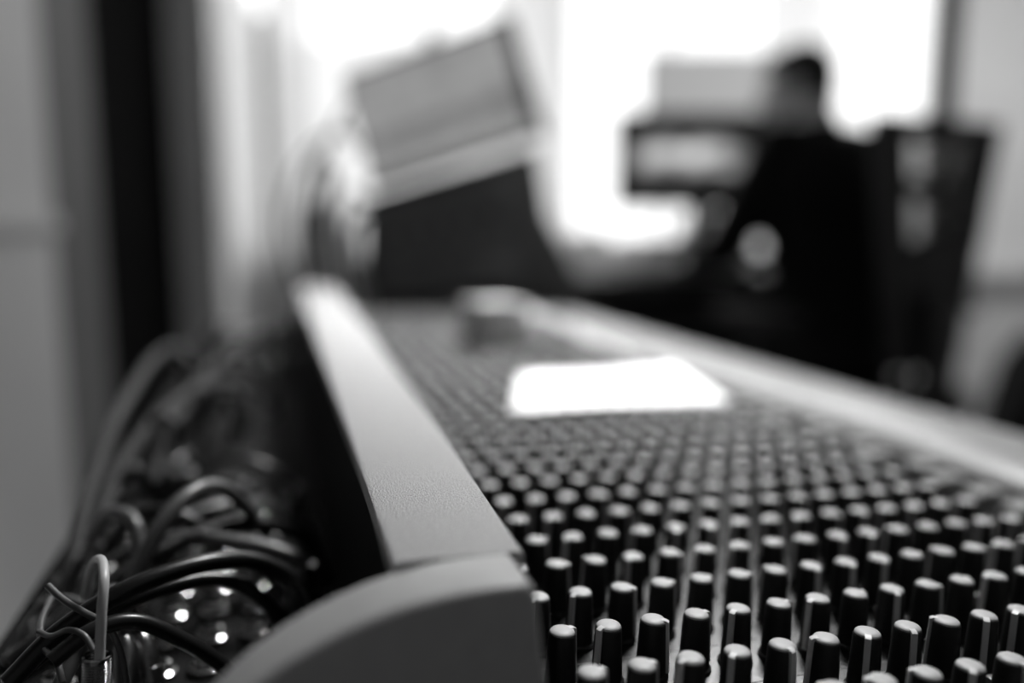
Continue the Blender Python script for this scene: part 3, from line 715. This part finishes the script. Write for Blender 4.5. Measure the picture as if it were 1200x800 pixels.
# black sweater
bm = bmesh.new()
ell(bm, (0, 0.06, 0.98), 0.20, 0.135, 0.17); cap_(bm, (0, 0.0, 0.60), 0.155, (0, 0.05, 0.95), 0.15); ell(bm, (0, 0.005, 0.64), 0.185, 0.15, 0.13)
cap_(bm, (0, 0.095, 1.09), 0.085, (0, 0.112, 1.13), 0.068)
for s in (-1, 1):
    cap_(bm, (0.07*s, 0.085, 1.08), 0.085, sh[s]-Vector((0, 0, 0.005)), 0.072); cap_(bm, sh[s], 0.070, el[s], 0.056); cap_(bm, el[s], 0.056, wr[s]+(el[s]-wr[s])*0.12, 0.038)
    cap_(bm, (0.10*s, 0.02, 0.70), 0.10, sh[s]*0.85+Vector((0, 0, 0.10)), 0.09)
o = obj('sweater', bm, M['black_cloth'], per); remesh(o, 0.011, 4)
# trousers and shoes
bm = bmesh.new(); ell(bm, (0, 0.0, 0.565), 0.19, 0.155, 0.09)
for s in (-1, 1): cap_(bm, (0.09*s, 0.02, hip), 0.097, kn[s], 0.071); cap_(bm, kn[s], 0.070, an[s]+Vector((0, 0, 0.02)), 0.055)
o = obj('trousers', bm, M['trouser'], per); remesh(o, 0.011, 3)
for s in (-1, 1):
    bm = bmesh.new(); ell(bm, an[s]+Vector((0, -0.01, -0.045)), 0.045, 0.06, 0.05); cap_(bm, an[s]+Vector((0, 0, -0.052)), 0.044, an[s]+Vector((0, 0.17, -0.062)), 0.036)
    o = obj('shoe', bm, M['blackplastic'], per); remesh(o, 0.006, 2)

# ================================================================== OFFICE CHAIRS
mesh_mat = mat('open_mesh_fabric', 0.01, 0.9, 0, 0.1, 0.2, 60.0); nt = mesh_mat.node_tree
tr = nt.nodes.new('ShaderNodeBsdfTransparent'); mx = nt.nodes.new('ShaderNodeMixShader'); mx.inputs[0].default_value = 0.50
nt.links.new(nt.nodes['Principled BSDF'].outputs[0], mx.inputs[1]); nt.links.new(tr.outputs[0], mx.inputs[2]); nt.links.new(mx.outputs[0], nt.nodes['Material Output'].inputs['Surface'])
def office_chair(loc, rz, label, seat_z=0.47, back_top=1.10, wt=0.25, wb=0.17, mesh_back=False):
    r = empty('office_chair', (loc[0], loc[1], 0), (0, 0, rz))
    armrests = True; tag(r, label, 'chair')
    bm = bmesh.new(); bx(bm, -0.25, 0.25, -0.24, 0.25, seat_z-0.075, seat_z, 0.03, 4); obj('seat', bm, M['black_cloth'], r)
    yb = -0.27
    bm = bmesh.new()
    def bar(a, c, w, dpt=0.035):
        a = Vector(a); c = Vector(c); cyl(bm, a, c, w, w, 12)
    z0, z1 = seat_z+0.08, back_top
    if mesh_back:
        t = bmesh.new()
        def quad(pts):
            fr = [t.verts.new((x, yb-0.02, z)) for x, z in pts]; bk = [t.verts.new((x, yb+0.02, z)) for x, z in pts]
            t.faces.new(fr); t.faces.new(list(reversed(bk)))
            for i in range(4): t.faces.new((fr[i], fr[(i+1) % 4], bk[(i+1) % 4], bk[i]))
        def wz(z): return wb+(wt-wb)*(z-z0)/(z1-z0)
        for s in (-1, 1): quad([(s*wz(z0), z0), (s*(wz(z0)-0.05), z0), (s*(wz(z1)-0.08), z1), (s*wz(z1), z1)])
        zm = z0+(z1-z0)*0.60
        for a, c in ((z1-0.045, z1), (z1-0.178, z1-0.132), (z0, z1-0.27)): quad([(-wz(a)+0.045, a), (wz(a)-0.045, a), (wz(c)-0.045, c), (-wz(c)+0.045, c)])
        merge(bm, t); obj('backrest', bm, M['blackplastic'], r)
        t = bmesh.new(); quad([(-wz(z1-0.3)+0.03, z1-0.3), (wz(z1-0.3)-0.03, z1-0.3), (wz(z1)-0.05, z1-0.02), (-wz(z1)+0.05, z1-0.02)])
        for v_ in t.verts: v_.co.y = yb+(0.004 if v_.co.y > yb else -0.004)
        bm = bmesh.new(); merge(bm, t); obj('back_mesh', bm, mesh_mat, r)
    else:
        t = bmesh.new()
        pr = [(-wb, z0), (-wb*1.05, z0+0.1), (-wt, z1-0.12), (-wt*0.9, z1-0.03), (-wt*0.7, z1), (wt*0.7, z1), (wt*0.9, z1-0.03), (wt, z1-0.12), (wb*1.05, z0+0.1), (wb, z0)]
        prism_y(t, pr, yb-0.035, yb+0.03, 0.015); merge(bm, t); obj('backrest', bm, M['black_cloth'], r)
    bm = bmesh.new(); bx(bm, -0.035, 0.035, yb-0.05, yb-0.02, seat_z-0.09, z0+0.18, 0.006); bx(bm, -0.035, 0.035, yb-0.05, 0, seat_z-0.10, seat_z-0.075, 0.005); obj('back_bracket', bm, M['blackplastic'], r)
    for s in (-1, 1):
        bm = bmesh.new(); tube(bm, [(0.22*s, 0.0, seat_z-0.06), (0.29*s, 0.0, seat_z-0.03), (0.30*s, -0.03, seat_z+0.16), (0.30*s, -0.06, seat_z+0.19)], 0.012, 10, 6); bx(bm, 0.30*s-0.028, 0.30*s+0.028, -0.18, 0.10, seat_z+0.19, seat_z+0.215, 0.01); obj('armrest', bm, M['blackplastic'], r)
    bm = bmesh.new(); cyl(bm, (0, 0, 0.09), (0, 0, seat_z-0.08), 0.028); obj('gas_column', bm, M['steel'], r)
    bm = bmesh.new()
    for k in range(5):
        a = 2*PI*k/5+0.3; e = Vector((0.29*math.cos(a), 0.29*math.sin(a), 0.075)); tube(bm, [(0, 0, 0.105), e*0.5+Vector((0, 0, 0.055)), e], 0.017, 8, 4)
    obj('star_base', bm, M['blackplastic'], r)
    for k in range(5):
        a = 2*PI*k/5+0.3; e = Vector((0.29*math.cos(a), 0.29*math.sin(a), 0.028)); bm = bmesh.new(); tn = Vector((-math.sin(a), math.cos(a), 0)); cyl(bm, e-tn*0.02, e+tn*0.02, 0.028, None, 16); cyl(bm, e, e+Vector((0, 0, 0.05)), 0.008); obj('caster', bm, M['blackplastic'], r)
    return r
office_chair((per.location.x-0.03, per.location.y), math.radians(25), 'tall tapered black office chair carrying the person in black, gaps in its back', 0.475, 1.128, 0.20, 0.10, True)

# dark bag at the right edge
p = at(1215, 430, 3.0)
o = empty('equipment_bag', (p.x, 3.0, 0)); tag(o, 'dark bag standing at the right edge of the picture', 'bag')
bm = bmesh.new(); t = bmesh.new(); prism_y(t, [(-0.16, 0), (0.2, 0), (0.2, 0.44), (0.12, 0.5), (0.02, 0.5), (-0.07, 0.38)], -0.12, 0.12, 0.03); merge(bm, t); obj('bag_body', bm, M['black_cloth'], o)
bm = bmesh.new(); tube(bm, [(0.02, 0, 0.49), (0.03, 0, 0.56), (0.1, 0, 0.56), (0.11, 0, 0.49)], 0.01, 8, 6); obj('handle', bm, M['black_cloth'], o)

# ================================================================== LIGHT
w = bpy.data.worlds.new('overcast'); sc.world = w; w.use_nodes = True; nt = w.node_tree; N = nt.nodes; Lk = nt.links
bg = N['Background']; tc = N.new('ShaderNodeTexCoord'); sep = N.new('ShaderNodeSeparateXYZ'); Lk.new(tc.outputs['Generated'], sep.inputs[0])
r = N.new('ShaderNodeValToRGB'); r.color_ramp.elements[0].position = 0.35; r.color_ramp.elements[0].color = (0.07, 0.07, 0.07, 1)
r.color_ramp.elements[1].position = 0.75; r.color_ramp.elements[1].color = (1, 1, 1, 1)
ma = N.new('ShaderNodeMath'); ma.operation = 'MULTIPLY_ADD'; ma.inputs[1].default_value = 0.5; ma.inputs[2].default_value = 0.5
Lk.new(sep.outputs['Y'], ma.inputs[0]); Lk.new(ma.outputs[0], r.inputs['Fac']); Lk.new(r.outputs['Color'], bg.inputs['Color']); bg.inputs['Strength'].default_value = 1.85

def area(name, loc, target, sx, sy_, power):
    l = bpy.data.lights.new(name, 'AREA'); l.shape = 'RECTANGLE'; l.size = sx; l.size_y = sy_; l.energy = power
    o = bpy.data.objects.new(name, l); COL.objects.link(o); o.location = loc
    o.rotation_euler = (Vector(target)-Vector(loc)).to_track_quat('-Z', 'Y').to_euler(); return o
# daylight falling in through the window band
area('window_daylight', ((xl+xr)/2, YW-0.35, 2.35), (0.3, 1.0, 0.7), 3.6, 0.5, 30)
# added fill without a fixture, brightening the far half of the desk
l_ = area('added_desk_fill', (0.55, 1.5, 2.62), con(11, 36, 0), 0.5, 0.4, 11); l_.data.spread = math.radians(44)
l_ = area('added_wall_fill', (2.3, 2.9, 2.6), (2.7, 4.5, 1.2), 0.6, 0.6, 11); l_.data.spread = math.radians(110)  # added unseen fill that lifts the right part of the far wall

sc.view_settings.view_transform = 'Standard'
sc.view_settings.look = 'None'
sc.view_settings.exposure = 0.0
sc.cycles.use_denoising = True
